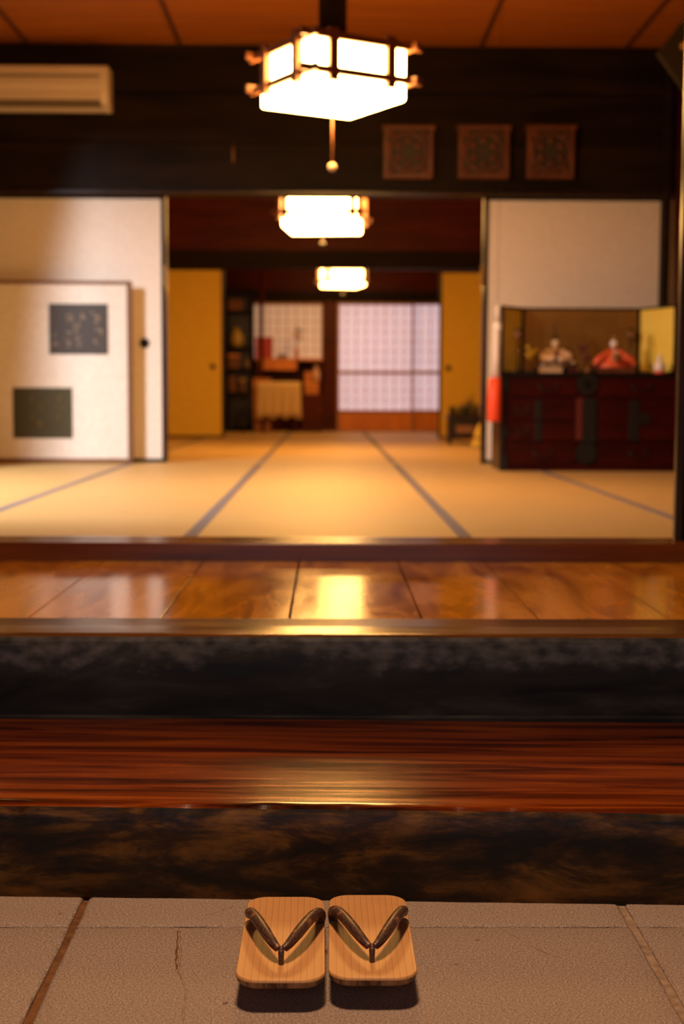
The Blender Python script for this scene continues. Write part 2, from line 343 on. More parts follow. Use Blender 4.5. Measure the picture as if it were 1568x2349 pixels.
# raised board floor: edge beam, boards, sill
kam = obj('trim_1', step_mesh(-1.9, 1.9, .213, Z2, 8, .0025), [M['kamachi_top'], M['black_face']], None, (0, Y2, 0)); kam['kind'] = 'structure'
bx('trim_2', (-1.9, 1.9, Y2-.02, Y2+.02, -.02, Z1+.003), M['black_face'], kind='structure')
px = [-1.9, -1.27, -.962, -.660, -.366, -.083, .212, .472, .765, 1.06, 1.36, 1.9]
brd = bx('floor.001', (-1.9, 1.9, Y2+.2, Y3+.05, .15, Z2-.03), M['concrete'], kind='structure')
rnd = random.Random(6)
for xa, xb in zip(px, px[1:]):
    g = .0018; gl = .004 if abs(xa+.083) < .01 else g
    bm = BM(); box(bm, xa+gl, xb-g, 0, 1.06, Z2-.03, Z2-.001+rnd.uniform(-.0005,.0005)); obj('floorboard', bm, M['plank'], brd, (0, 3.014, 0), (0, rnd.uniform(-.0004,.0004), 0), .0006)
sillb = bx('trim_3', (-1.9, 1.9, Y3, Y3+.187, .2, ZT+.001), M['sill'], kind='structure', bevel=.004)
for i in range(2):
    bx('sill_groove', (-DW, DW, Y3+.07+i*.05, Y3+.085+i*.05, ZT+.0005, ZT+.002), M['kamachi_top'], sillb)

# tatami
base = bx('floor.002', (XL-.1, XR+.1, Y3+.15, YC+.2, .1, ZT-.05), M['concrete'], kind='structure')
def mat_(x0, x1, y0, y1, e0=True, e1=True):
    bm = BM(); box(bm, x0+.001, x1-.001, 0, y1-y0-.002, ZT-.05, ZT); o = obj('tatami_mat', bm, M['tatami'], base, (0, y0+.001, 0), bevel=.002)
    for s, on in ((0, e0), (1, e1)):
        if on:
            xa = x0+.001 if s == 0 else x1-.0215
            bx('edge_band', (xa, xa+.0205, .0, y1-y0-.002, ZT-.004, ZT+.0012), M['tatami_edge'], o)
cols = [-2.25, -1.245, -.427, .434, 1.262, 2.2]
def mats(y0, y1, n):
    for xa, xb in zip(cols, cols[1:]):
        L = (y1-y0)/n
        for k in range(n): mat_(xa, xb, y0+k*L, y0+(k+1)*L, xa > -2.2, xb < 2.1)
mats(Y3+.187, YA-.05, 3); mats(YA+.07, YB-.05, 3); mats(YB+.07, YC-.02, 2)
bx('trim_4', (XL, XR, YA-.05, YA+.07, .2, ZT+.001), M['tatami'], kind='structure')
bx('trim_5', (XL, XR, YB-.05, YB+.07, .2, ZT+.001), M['tatami'], kind='structure')

# ------------------------------------------------------------------ ceilings
ceil = bx('ceiling', (XL-.1, XR+.1, Y3, YA+.05, ZC+.03, ZC+.1), M['dark_beam'], kind='structure')
cb = [XL, -1.76, -.86, .05, .95, 1.85, XR]
cxs = [-1.87, -.925, .05, .953, 1.86]
def boards(par, y0, y1, zc):
    e = [XL]+cxs+[XR]
    for xa, xb in zip(e, e[1:]):
        n = 4; L = (y1-y0)/n
        for k in range(n):
            bx('ceiling_board', (xa+.004, xb-.004, y0+k*L+.001, y0+(k+1)*L-.001, zc, zc+.02), M['ceiling_wood'], par)
    for xa in cxs: bx('batten', (xa-.014, xa+.014, y0, y1, zc-.008, zc+.0), M['ceiling_gap'], par)
boards(ceil, Y3+.05, YA-.05, ZC)
ceil2 = bx('ceiling.001', (XL-.1, XR+.1, YA+.05, YB+.05, ZC+.03, ZC+.1), M['dark_beam'], kind='structure'); boards(ceil2, YA+.06, YB-.02, ZC)
ceil3 = bx('ceiling.002', (XL-.1, XR+.1, YB+.05, YC+.3, ZC+.03, ZC+.1), M['dark_beam'], kind='structure'); boards(ceil3, YB+.1, YC+.05, ZC)
bx('ceiling.003', (-2.4, 2.4, -1.6, Y3+.0, 2.78, 2.86), M['plaster'], kind='structure')

# ------------------------------------------------------------------ walls
bx('wall_hall_left', (-2.5, -2.35, -1.6, Y3, -.1, 2.8), M['plaster'], kind='structure')
bx('wall_hall_right', (2.35, 2.5, -1.6, Y3, -.1, 2.8), M['plaster'], kind='structure')
fl = bm = BM(); box(bm, -2.4, -DW-.11, Y3+.03, Y3+.13, 0, ZC); obj('wall_front_left', bm, M['plaster'], kind='structure')
bm = BM(); box(bm, DW+.30, 2.4, Y3+.03, Y3+.13, 0, ZC); obj('wall_front_right', bm, M['plaster'], kind='structure')
bx('wall_front_head', (-2.4, 2.4, Y3+.03, Y3+.13, ZH+.12, ZC), M['plaster'], kind='structure')
bx('trim_6', (-1.4, 1.6, Y3+.01, Y3+.15, ZH, ZH+.12), M['dark_beam'], kind='structure', bevel=.004)
bx('trim_7', (-DW-.11, -DW+.004, Y3+.02, Y3+.14, ZT, ZH), M['post'], kind='structure', bevel=.006)     # left post
# right side: two sliding-door stiles parked in front of a post
for k, (xa, ya, wd) in enumerate(((1.068, Y3+.105, .024), (1.099, Y3+.055, .014))):
    d = bx('door_%d' % (k+1), (xa, xa+wd, ya, ya+.03, ZT+.001, ZH), M['post'], kind='structure', bevel=.004)
    bx('door_panel', (xa+wd, xa+.42-k*.06, ya+.006, ya+.024, ZT+.002, ZH), M['black_lacquer'], d)
bx('trim_8', (DW+.105, DW+.30, Y3+.02, Y3+.05, ZT, ZH), M['black_lacquer'], kind='structure')
# left wall with the garden opening
yo0, yo1 = 4.90, 7.50
bm = BM(); box(bm, XL-.12, XL, Y3+.13, yo0, .2, ZC); box(bm, XL-.12, XL, yo1, YA, .2, ZC); box(bm, XL-.12, XL, yo0, yo1, 2.50, ZC)
obj('wall_left', bm, M['plaster'], kind='structure')
bx('trim_9', (XL-.14, XL+.02, yo1-.02, yo1+.09, ZT, 2.50), M['post'], kind='structure')
bx('wall_left_far', (XL-.12, XL, YA, YC+.2, .2, ZC), M['red_wood'], kind='structure')
bx('wall_right', (XR, XR+.12, Y3+.13, YC+.2, .2, ZC), M['red_wood'], kind='structure')
# first partition: upper wall of stacked black beams
z_l = at(749, 451, YA).z
wp = bx('wall_partition', (XL, XR, YA-.03, YA+.03, z_l+.02, ZC), M['dark_beam'], kind='structure')
z_a, z_b = at(749, 336, YA).z, at(749, 218, YA).z
bx('beam', (XL, XR, YA-.085, YA+.085, z_l, z_a), M['dark_beam'], wp, .006)
bx('beam', (XL, XR, YA-.06, YA+.06, z_a+.003, z_b-.003), M['dark_beam'], wp, .006)
bx('beam', (XL, XR, YA-.075, YA+.075, z_b, ZC), M['dark_beam'], wp, .006)
bx('lintel_strip', (XL, XR, YA-.10, YA-.08, z_l-.0, z_l+.018), M['post'], wp, .002)
bm = BM(); tube(bm, [(0,0,.06),(0,-.012,.02),(0,-.012,-.05)], .009, 8); tag(obj('wooden_peg', bm, M['screen_frame'], None, tuple(at(535,355,YA-.09)), ), 'small brown hook peg on the black beam below the lamp', 'hook')
# second partition
z_2 = at(749, 617, YB).z; z_2b = at(749, 577, YB).z
w2 = bx('wall_partition_far', (XL, XR, YB-.03, YB+.03, z_2b, ZC), M['red_wood'], kind='structure')
bx('beam', (XL, XR, YB-.07, YB+.07, z_2, z_2b), M['dark_beam'], w2, .006)
# back wall
z_3 = at(749, 692, YC).z; z_3b = at(749, 668, YC).z
w3 = bx('wall_back', (XL, XR, YC+.10, YC+.16, .2, ZC), M['red_wood'], kind='structure')
bx('beam', (XL, XR, YC-.06, YC+.1, z_3, z_3b), M['dark_beam'], w3)
bx('upper_board', (XL, XR, YC-.02, YC+.1, z_3b, ZC), M['red_wood'], w3)
def post(u0, u1, Y, z0, z1, n, mat='dark_beam', dep=.12):
    a = at(u0, 904, Y).x; b = at(u1, 904, Y).x
    return bx('trim_%d' % n, (a, b, Y-dep/2, Y+dep/2, z0, z1), M[mat], kind='structure', bevel=.006)
post(1507, 1523, YA-.05, ZT, ZC, 10)
post(741, 772, YC-.05, ZT, z_3, 11, 'red_wood')

# ------------------------------------------------------------------ sliding paper doors
def fusuma(n, u0, u1, v0, Y, paper, stile, hu=None, hv=None, dx=0):
    x0 = at(u0, 904, Y).x-dx if u0 is not None else XL+.01; x1 = at(u1, 904, Y).x+0
    zt = at((u0 or 0)+5, v0, Y).z; zb = ZT+.002
    root = bx('door_%d' % n, (x0+.02, x1-.02, Y-.012, Y+.012, zb+.02, zt), paper, kind='structure')
    bx('stile', (x1-.026, x1, Y-.016, Y+.016, zb, zt+.004), stile, root, .003)
    bx('stile', (x0, x0+.026, Y-.016, Y+.016, zb, zt+.004), stile, root, .003)
    bx('bottom_rail', (x0+.026, x1-.026, Y-.016, Y+.016, zb, zb+.024), stile, root, .003)
    bx('top_rail', (x0+.026, x1-.026, Y-.016, Y+.016, zt-.001, zt+.012), stile, root, .003)
    if hu:
        p = at(hu, hv, Y); bm = BM(); disc(bm, p.x, p.z, Y-.020, Y-.012, .032 if Y < 10 else .028)
        pl = obj('finger_pull', bm, M['iron'], root)
        bm = BM(); disc(bm, p.x, p.z, Y-.0215, Y-.020, .022); obj('pull_cup', bm, M['black_lacquer'], pl)
    return root
fusuma(3, None, 381, 455, YA, M['fusuma'], M['black_lacquer'], 332, 787)
fusuma(4, 1106, 1514, 460, YA, M['fusuma'], M['black_lacquer'])
fusuma(5, 250, 514, 619, YB, M['gold_fusuma'], M['post'], 488, 841)
fusuma(6, 1005, 1260, 626, YB, M['gold_fusuma'], M['post'], 1028, 845)
# reveal posts beside the first opening, brass slips added as lamp glints on them
for k, (u0, u1) in enumerate(((378, 384), (1103, 1107))):
    a = at(u0, 904, YA+.02).x; b = at(u1, 904, YA+.02).x
    st = bx('trim_%d' % (12+k), (a, b, YA-.02, YA+.06, ZT, z_l), M['post'], kind='structure', bevel=.002)
    p = at((u0+u1)/2, 632, YA)
    bx('glint_slip', (p.x-.012, p.x+.012, YA-.026, YA-.02, p.z-.07, p.z+.06), M['brass'], st)

# shoji on the back wall
def shoji(n, u0, u1, v0, v1, vr, vb, paper, nx, ny, Y=YC, panel=True):
    x0, x1 = at(u0, 904, Y).x, at(u1, 904, Y).x; z0, z1 = at(u0, v1, Y).z, at(u0, v0, Y).z
    root = bx('window_%d' % n, (x0+.03, x1-.03, Y+.008, Y+.014, z0, z1-.02), paper, kind='structure')
    for a, b in ((x0, x0+.032), (x1-.032, x1)): bx('stile', (a, b, Y-.014, Y+.016, ZT+.002 if panel else z0-.03, z1), M['shoji_wood'], root)
    bx('top_rail', (x0+.032, x1-.032, Y-.014, Y+.016, z1-.03, z1), M['shoji_wood'], root)
    bx('middle_rail', (x0+.032, x1-.032, Y-.014, Y+.016, z0-.035, z0), M['shoji_wood'], root)
    if panel: bx('wood_panel', (x0+.03, x1-.03, Y-.004, Y+.008, ZT+.002, z0-.03), M['amber_wood'], root)
    if vr:
        z = at(u0, vr, Y).z; bx('lattice_rail', (x0+.03, x1-.03, Y-.010, Y+.008, z-.02, z+.02), M['shoji_wood'], root)
    for i in range(1, nx): x = x0+(x1-x0)*i/nx; bx('lattice_bar', (x-.0045, x+.0045, Y-.004, Y+.008, z0, z1-.03), M['shoji_wood'], root)
    for j in range(1, ny): z = z0+(z1-z0)*j/ny; bx('lattice_bar', (x0+.03, x1-.03, Y-.003, Y+.007, z-.0028, z+.0028), M['shoji_wood'], root)
    return root
shoji(1, 772, 948, 694, 940, 855, 985, M['shoji'], 8, 11)
shoji(2, 940, 1120, 694, 940, 855, 985, M['shoji'], 8, 11, YC+.04)
shoji(3, 574, 742, 694, 822, None, 822, M['shoji_dim'], 8, 6, YC, False)

# ------------------------------------------------------------------ ceiling lamps
def lamp(loc, rot, s, ztop, zrail, zbot, key, label, cords, wq=1, qq=.29):
    # loc: point on the ceiling; z values are world heights of frame top, lower rail, paper bottom
    t = thing('paper_ceiling_lamp', label, 'lamp', loc, rot, 'square paper ceiling lamps'); z = lambda q: q-loc[2]
    h = s/2; k = s/.5
    bm = BM(); box(bm, -h+.012, h-.012, -h+.012, h-.012, z(zbot), z(ztop)-.01); obj('paper_shade', bm, M[key], t, bevel=.012*k)
    o = .012*k; r = .010*k
    for zz in (ztop, zrail):
        for sgn in (-1, 1):
            bx('rail', (-h-.055*k, h+.055*k, sgn*(h+o*.4)-r, sgn*(h+o*.4)+r, z(zz)-.018*k, z(zz)+.014*k), M['lamp_wood'], t, .002)
            bx('rail', (sgn*(h+o*.4)-r, sgn*(h+o*.4)+r, -h-.055*k, h+.055*k, z(zz)-.022*k, z(zz)+.010*k), M['lamp_wood'], t, .002)
    for sgn in (-1, 1):
        for q in (-qq, qq):
            bx('upright', (q*s-.023*k*wq, q*s+.023*k*wq, sgn*(h+o)-.007*k, sgn*(h+o)+.018*k, z(zrail)-.045*k, z(ztop)+.03*k), M['lamp_wood'], t, .002)
            bx('upright', (sgn*(h+o)-.016*k, sgn*(h+o)+.016*k, q*s-.023*k*wq, q*s+.023*k*wq, z(zrail)-.045*k, z(ztop)+.03*k), M['lamp_wood'], t, .002)
    bx('lid', (-h+.02, h-.02, -h+.02, h-.02, z(ztop)-.01, z(ztop)+.006), M['grey_metal'], t)
    bm = BM(); lathe(bm, [(.065,z(ztop)+.0),(.065,-.04),(.085,-.03),(.085,0)], 20); obj('hanging_pole', bm, M['grey_metal'], t)
    bm = BM(); tube(bm, [(0,0,z(zbot)+.005),(0,0,z(zbot)-cords)], .0035 if cords > .1 else .003, 6); pc = obj('pull_cord', bm, M['screen_frame'], t)
    bm = BM(); ball(bm, (0,0,z(zbot)-cords), .020); obj('cord_knob', bm, M['robe_cream'] if cords > .1 else M['iron'], pc)
    return t
pa = at(764, 120, 6.45)
lamp((pa.x-.003, 6.45, ZC), math.radians(30), .512, CAM_H+1.563, CAM_H+1.413, CAM_H+1.323, 'lamp0', 'nearest and largest square paper lamp, turned cornerwise, hanging in the front room', .28)
pb = at(741, 120, 10.7)
lamp((pb.x, 10.7, ZC), math.radians(-6), .58, CAM_H+1.56, CAM_H+1.36, CAM_H+1.25, 'lamp1', 'middle of three lit paper lamps, hanging squarely under the first room opening', .10, .8, .44)
pcx = at(788, 120, 15.2)
lamp((pcx.x, 15.2, ZC), math.radians(12), .44, CAM_H+1.41, CAM_H+1.24, CAM_H+1.17, 'lamp2', 'farthest and smallest of three lit paper lamps, in the back room', .08, .7, .44)

# ------------------------------------------------------------------ geta sandals
def sole_outline(w0, w1, L, r, n=9):      # front (toe) half width w0 at y=0, heel half width w1 at y=L
    pts = []
    for cx, cy, a0 in ((w0-r, r, -PI/2), (w1-r*.95, L-r*.95, 0), (-w1+r*.95, L-r*.95, PI/2), (-w0+r, r, PI)):
        for k in range(n): a = a0+PI/2*k/(n-1); pts.append((cx+r*math.cos(a), cy+r*math.sin(a)))
    return pts
def sole_mesh(w0, w1, L, ht):
    bm = BM(); th = .0150; o = sole_outline(w0, w1, L, .031); n = len(o); cx, cy = 0, L/2
    def ring(s, z, zf): return [bm.verts.new((cx+(x-cx)*s, cy+(y-cy)*s, z+zf)) for x, y in o]
    rr = [ring(.94, ht-th, 0), ring(.975, ht-th+.004, 0), ring(1, ht-.0035, 0), ring(.996, ht-.0006, 0), ring(.985, ht, 0), ring(.8, ht-.0010, 0), ring(.5, ht-.0016, 0), ring(.2, ht-.002, 0)]
    for i, (a, b) in enumerate(zip(rr, rr[1:])):
        for k in range(n): f = bm.faces.new((a[k], a[(k+1)%n], b[(k+1)%n], b[k])); f.smooth = True; f.material_index = 1 if i < 2 else 0
    bm.faces.new(rr[0][::-1]); bm.faces.new(rr[-1])
    for q in (rr[2], rr[4]):
        for k in range(n):
            e = bm.edges.get((q[k], q[(k+1)%n]))
            if e: e.smooth = False
    return bm
def smooth_path(pts, n=8):
    P = [Vector(p) for p in pts]; P = [P[0]*2-P[1]]+P+[P[-1]*2-P[-2]]; out = []
    for i in range(1, len(P)-2):
        for k in range(n):
            t = k/n; a, b, c, d = P[i-1:i+3]
            out.append(.5*((2*b)+(c-a)*t+(2*a-5*b+4*c-d)*t*t+(3*b-a-3*c+d)*t**3))
    return out+[P[-2]]
def geta(loc, rot, mirror, label):
    t = thing('wooden_sandal', label, 'sandal', loc, rot, 'pair of wooden sandals')
    HT, L, w0, w1 = .045, .306, .0605, .0575
    obj('sole', sole_mesh(w0, w1, L, HT), [M['geta'], M['shaded_end_grain']], t)
    for y in (.105, .205): bx('tooth', (-w0*.9, w0*.9, y, y+.022, 0, HT-.0140), M['geta'], t, .0015)
    fy = .056                                     # toe hole
    s = mirror
    for sd in (-1, 1):
        # strap arm runs from the knot over the foot and curls down into its hole behind
        outer = (sd == s)
        head_ = [(sd*.002, fy+.003, HT+.0195), (sd*.011, fy+.015, HT+.0235), (sd*.024, fy+.046, HT+.0275), (sd*.037, fy+.086, HT+.0285)]
        if outer: pts = head_+[(sd*.0475, fy+.123, HT+.0240), (sd*.0500, fy+.141, HT+.0165), (sd*.0460, fy+.152, HT+.009), (sd*.0385, fy+.154, HT+.000)]
        else: pts = head_+[(sd*.0470, fy+.120, HT+.0245), (sd*.0520, fy+.137, HT+.0185), (sd*.0535, fy+.146, HT+.009), (sd*.0525, fy+.148, HT-.002)]
        q = smooth_path(pts, 6); n = len(q)
        rad = [.0036+.0046*min(1, i/(n*.28)) - (.0016*max(0, (i-n*.78)/(n*.22))) for i in range(n)]
        bm = BM(); tube(bm, q, rad, 14, flat=.8)
        arm = obj('strap', bm, M['strap'], t)
        lo = [Vector(p)+Vector((sd*.0015, -.0022, -.0042)) for p in q[2:int(n*.72)]]
        bm = BM(); tube(bm, lo, [r*.62 for r in rad[2:int(n*.72)]], 10, flat=.7); obj('strap_lining', bm, M['strap_lining'], arm)
    bm = BM(); tube(bm, [(0, fy-.001, HT-.003), (0, fy-.0005, HT+.006), (0, fy, HT+.012), (0, fy+.002, HT+.019)], [.0036,.0038,.004,.0046], 12)
    obj('toe_thong', bm, M['strap'], t)
    bm = BM(); ball(bm, (0, fy+.004, HT+.0190), .0052, 12, .7); obj('knot', bm, M['strap_lining'], t)
    return t
geta((-.0605, 1.768, 0), 0, -1, 'left one of the two wooden sandals standing on the stone floor')
geta((.0645, 1.776, 0), 0, 1, 'right one of the two wooden sandals, red lining visible at its strap')

# ------------------------------------------------------------------ air conditioner
Yq = YA-.10
a0, a1 = at(0, 148, Yq-.16), at(248, 246, Yq-.16)
zt_, zb_ = a0.z, a1.z; xr = a1.x; xl = XL+.03
ac = thing('air_conditioner', 'off-white wall air conditioner high on the black beams at upper left', 'air conditioner', ((xl+xr)/2, YA-.08, zb_))
hw = (xr-xl)/2; hh = zt_-zb_
bm = BM()
prof = [(0,0),(-.05,-.005),(-.16,.03),(-.185,.085),(-.195,.16),(-.19,hh-.02),(-.17,hh),(0,hh)]
a = [bm.verts.new((-hw+.035, y, z)) for y, z in prof]; b = [bm.verts.new((hw-.035, y, z)) for y, z in prof]
bm.faces.new(a); bm.faces.new(b[::-1])
for k in range(len(prof)): bm.faces.new((a[k], b[k], b[(k+1)%len(prof)], a[(k+1)%len(prof)]))
obj('body', bm, M['ac_white'], ac)
for sx in (-1, 1):
    bm = BM(); x0, x1 = (hw-.04, hw) if sx > 0 else (-hw, -hw+.04)
    a = [bm.verts.new((x0, y*1.03, z*1.02-.004)) for y, z in prof]; b = [bm.verts.new((x1, y*1.0, z)) for y, z in prof]
    bm.faces.new(a); bm.faces.new(b[::-1])
    for k in range(len(prof)): bm.faces.new((a[k], b[k], b[(k+1)%len(prof)], a[(k+1)%len(prof)]))
    obj('end_cap', bm, M['ac_white'], ac, bevel=.004)
for j in range(5): bx('intake_slat', (-hw+.05, hw-.05, -.202, -.188, hh*.52+j*.024, hh*.52+j*.024+.010), M['ac_white'] if j != 2 else M['ac_dark'], ac)
bx('outlet', (-hw+.05, hw-.05, -.17, -.10, .012, .05), M['ac_dark'], ac)
bx('louvre', (-hw+.05, hw-.05, -.192, -.176, .045, .085), M['ac_white'], ac, .003)

# ------------------------------------------------------------------ three carved plaques
plab = ['carved square wooden plaque on the black wall, nearest the big lamp', 'carved square wooden plaque, middle one of the row of three', 'carved square wooden plaque at the right end of the row, crossed by a streak']
for k, (u0, u1) in enumerate(((880, 992), (1052, 1166), (1210, 1315))):
    Yp = YA-.13; a = at(u0, 288, Yp); b = at(u1, 410, Yp); hw_ = (b.x-a.x)/2; hh_ = (a.z-b.z)
    t = thing('carved_plaque', plab[k], 'plaque', ((a.x+b.x)/2, YA-.085, b.z), 0, 'three carved square plaques')
    bx('board', (-hw_+.012, hw_-.012, -.05, 0, .012, hh_-.012), M['plaque_dark'], t)
    fr = BM(); w_ = .028
    for d in ((-hw_, hw_, -.065, 0, 0, w_), (-hw_-.012, hw_+.012, -.068, 0, hh_-w_, hh_), (-hw_, -hw_+w_, -.064, 0, w_, hh_-w_), (hw_-w_, hw_, -.064, 0, w_, hh_-w_)): box(fr, *d)
    obj('frame', fr, M['plaque'], t, bevel=.003)
    bm = BM(); R_ = hh_*.36; cz = hh_/2
    ringp = [(R_*math.cos(2*PI*i/24), -.055, cz+R_*math.sin(2*PI*i/24)) for i in range(25)]; tube(bm, ringp, .011, 6)
    obj('carved_ring', bm, M['plaque'], t)
    for i in range(6):
        aa = PI/3*i+PI/6; cx, c2 = .62*R_*math.cos(aa), cz+.62*R_*math.sin(aa)
        bm = BM(); ball(bm, (cx, -.05, c2), .022, 10, 1.0); obj('carved_petal', bm, M['plaque'], t)
    for sx in (-1, 1):
        for sz in (0, 1):
            bm = BM(); ball(bm, (sx*(hw_-.05), -.05, .05+sz*(hh_-.10)), .020, 10); obj('carved_petal', bm, M['plaque'], t)
# box speaker hung cornerwise
p = at(1568, 124, 7.4)
t = thing('hanging_board', 'grey-brown square board hung cornerwise under the ceiling at upper right', 'board', (p.x, p.y, p.z))
s_ = .125; bm = BM(); prism_xz(bm, [(-s_*1.16,0),(0,-s_*1.5),(s_*1.16,0),(0,s_*1.5)], -.02, .02); obj('panel', bm, M['grey_metal'], t, bevel=.004)
bm = BM(); tube(bm, [(0,0,s_*1.45),(0,0,ZC-p.z)], .004, 6); obj('cord', bm, M['iron'], t)
bm = BM(); ball(bm, (-.01,-.03,.035), .022, 12); obj('brass_boss', bm, M['brass'], t)

# ------------------------------------------------------------------ low screen with two sheets of writing
Ys = YA-.12
a = at(302, 641, Ys); sw = a.x-(XL+.02); sh = a.z-ZT-.012
sc_ = thing('low_screen', 'low cream paper screen with two dark sheets of writing, standing before the left door', 'screen', (a.x, Ys, ZT+.001), math.radians(1.0))
bx('paper_panel', (-sw+.02, -.025, -.010, .010, .03, sh-.02), M['screen_paper'], sc_)
bx('stile', (-.030, 0, -.020, .020, 0, sh), M['screen_frame'], sc_, .003)
bx('top_rail', (-sw, -.030, -.020, .020, sh-.022, sh), M['screen_frame'], sc_, .003)
bx('bottom_rail', (-sw, -.030, -.020, .020, .0, .03), M['screen_frame'], sc_, .003)
bx('stile', (-sw, -sw+.03, -.020, .020, .03, sh-.022), M['screen_frame'], sc_, .003)
bx('foot', (-.045, -.01, -.03, .03, -.0, .02), M['screen_frame'], sc_)
def glyph(bm, cx, cz, s, seed, y):
    r = random.Random(seed)
    for k in range(r.randint(4, 6)):
        ax, az = cx+r.uniform(-.5,.5)*s, cz+r.uniform(-.5,.5)*s
        if k % 2: bx_, bz_ = ax+r.uniform(.3,.7)*s*(-1 if ax > cx else 1), az+r.uniform(-.15,.15)*s
        else: bx_, bz_ = ax+r.uniform(-.2,.2)*s, az+r.uniform(.4,.8)*s*(-1 if az > cz else 1)
        m_ = ((ax+bx_)/2+r.uniform(-.1,.1)*s, (az+bz_)/2+r.uniform(-.1,.1)*s)
        tube(bm, [(ax, y, az), (m_[0], y, m_[1]), (bx_, y, bz_)], [s*.13, s*.11, s*.05], 6, flat=.3)
def sheet(u0, v0, u1, v1, mat, ink, marks, lab):
    A = at(u0, v0, Ys); B = at(u1, v1, Ys)
    L0 = (A.x-sc_.location.x, B.x-sc_.location.x, B.z-sc_.location.z, A.z-sc_.location.z)
    o = bx('mounted_sheet', (L0[0], L0[1], -.014, -.0095, L0[2], L0[3]), mat, sc_, label=lab)
    for i, (u, v, s) in enumerate(marks):
        bm = BM(); q = at(u, v, Ys); glyph(bm, q.x-sc_.location.x, q.z-sc_.location.z, s*1.15, i*7+int(u), -.0150)
        obj('brush_character', bm, ink, o)
sheet(113, 697, 249, 813, M['rub_grey'], M['ink_pale'], [(219,727,.058),(224,762,.05),(222,785,.035),(191,725,.045),(182,752,.055),(181,775,.04),(183,792,.032),(160,727,.052),(158,765,.03),(156,785,.04),(128,770,.03),(128,788,.035)], 'dark grey sheet with pale brush writing')
sheet(31, 889, 168, 1005, M['rub_olive'], M['ink_ochre'], [(136,915,.045),(138,935,.04),(137,955,.04),(76,914,.04),(96,933,.05),(78,955,.04),(93,975,.05),(110,918,.02)], 'dark olive sheet with faint ochre brush writing')

# ------------------------------------------------------------------ red lacquer chest with ironwork
Yc = 8.02; cl = at(1147, 904, Yc).x; cr_ = 2.13; zt = at(1300, 857, Yc).z; CH = zt-ZT; CW = cr_-cl; CD = .46
chest = thing('iron_bound_chest', 'low dark red lacquered chest with black iron fittings against the right-hand door', 'chest', (cl, Yc, ZT+.0015))
box_ = bx('body', (.008, CW-.008, .012, CD, .0, CH-.02), M['chest_red'], chest)
bx('top_board', (0, CW, 0, CD+.01, CH-.022, CH), M['black_lacquer'], chest, .003)
bx('plinth', (.0, CW, .002, .03, 0, .03), M['chest_red'], chest, .002)
f = lambda u: at(u, 904, Yc).x-cl; g = lambda v: at(1300, v, Yc).z-ZT
def iron(par, x0, x1, z0, z1, dep=-.004): return bx('iron_strap', (x0, x1, dep, .012, z0, z1), M['iron'], par, .0015)
def drawer(u0, u1, v0, v1):
    d = bx('drawer', (f(u0), f(u1), -.0, .02, g(v1), g(v0)), M['chest_red'], chest, .002)
    return d
def handle(par, u, v, w_=.05):
    bm = BM(); x, z = f(u), g(v); tube(bm, smooth_path([(x-w_,-.006,z),(x-w_*.9,-.018,z-.022),(x,-.022,z-.03),(x+w_*.9,-.018,z-.022),(x+w_,-.006,z)], 4), .004, 8); obj('pull_handle', bm, M['iron'], par)
    for sx in (-1, 1):
        bm = BM(); disc(bm, x+sx*w_, z, -.008, .0, .011, 12); obj('rosette', bm, M['iron'], par)
d = drawer(1170, 1322, 870, 910); handle(d, 1256, 884)
d2 = drawer(1372, 1560, 870, 910); handle(d2, 1470, 884)
bm = BM(); disc(bm, f(1346), g(882), -.008, .012, .062, 28); lk = obj('lock_plate', bm, M['iron'], chest)
bm = BM(); disc(bm, f(1346), g(882), -.014, -.008, .024, 20); obj('lock_boss', bm, M['black_lacquer'], lk)
d = drawer(1170, 1322, 918, 965); iron(d, f(1226), f(1243), g(965), g(918)); handle(d, 1198, 938, .03)
d = drawer(1170, 1322, 968, 1012); iron(d, f(1226), f(1243), g(1012), g(968)); handle(d, 1198, 985, .03)
d = drawer(1170, 1322, 1018, 1066); handle(d, 1246, 1036)
dr = bx('cabinet_door', (f(1372), f(1560), 0, .02, g(1012), g(918)), M['chest_red'], chest, .002); iron(dr, f(1442), f(1466), g(1012), g(918)); 
bm = BM(); disc(bm, f(1478), g(962), -.007, .0, .035, 20); obj('round_plate', bm, M['iron'], dr)
d = drawer(1372, 1560, 1018, 1066); handle(d, 1466, 1036)
bx('centre_bar', (f(1322), f(1336), -.012, .015, g(1010), g(914)), plain('painted_red_highlight', (.10,.018,.012), .3), chest, .003)  # lighter red paints in a reddish highlight down the chest front
iron(chest, f(1338), f(1368), g(1018), g(914), -.008)
bm = BM(); disc(bm, f(1346), g(1040), -.008, .012, .062, 28); obj('round_plate', bm, M['iron'], chest)
for u0 in (1147, 1152):
    pass
for z0, z1 in ((0, .09), (CH-.11, CH-.022), (.2, .26)): iron(chest, .0, .045, z0, z1)
bx('corner_post', (.0, .022, -.002, .03, .03, CH-.022), M['iron'], chest)

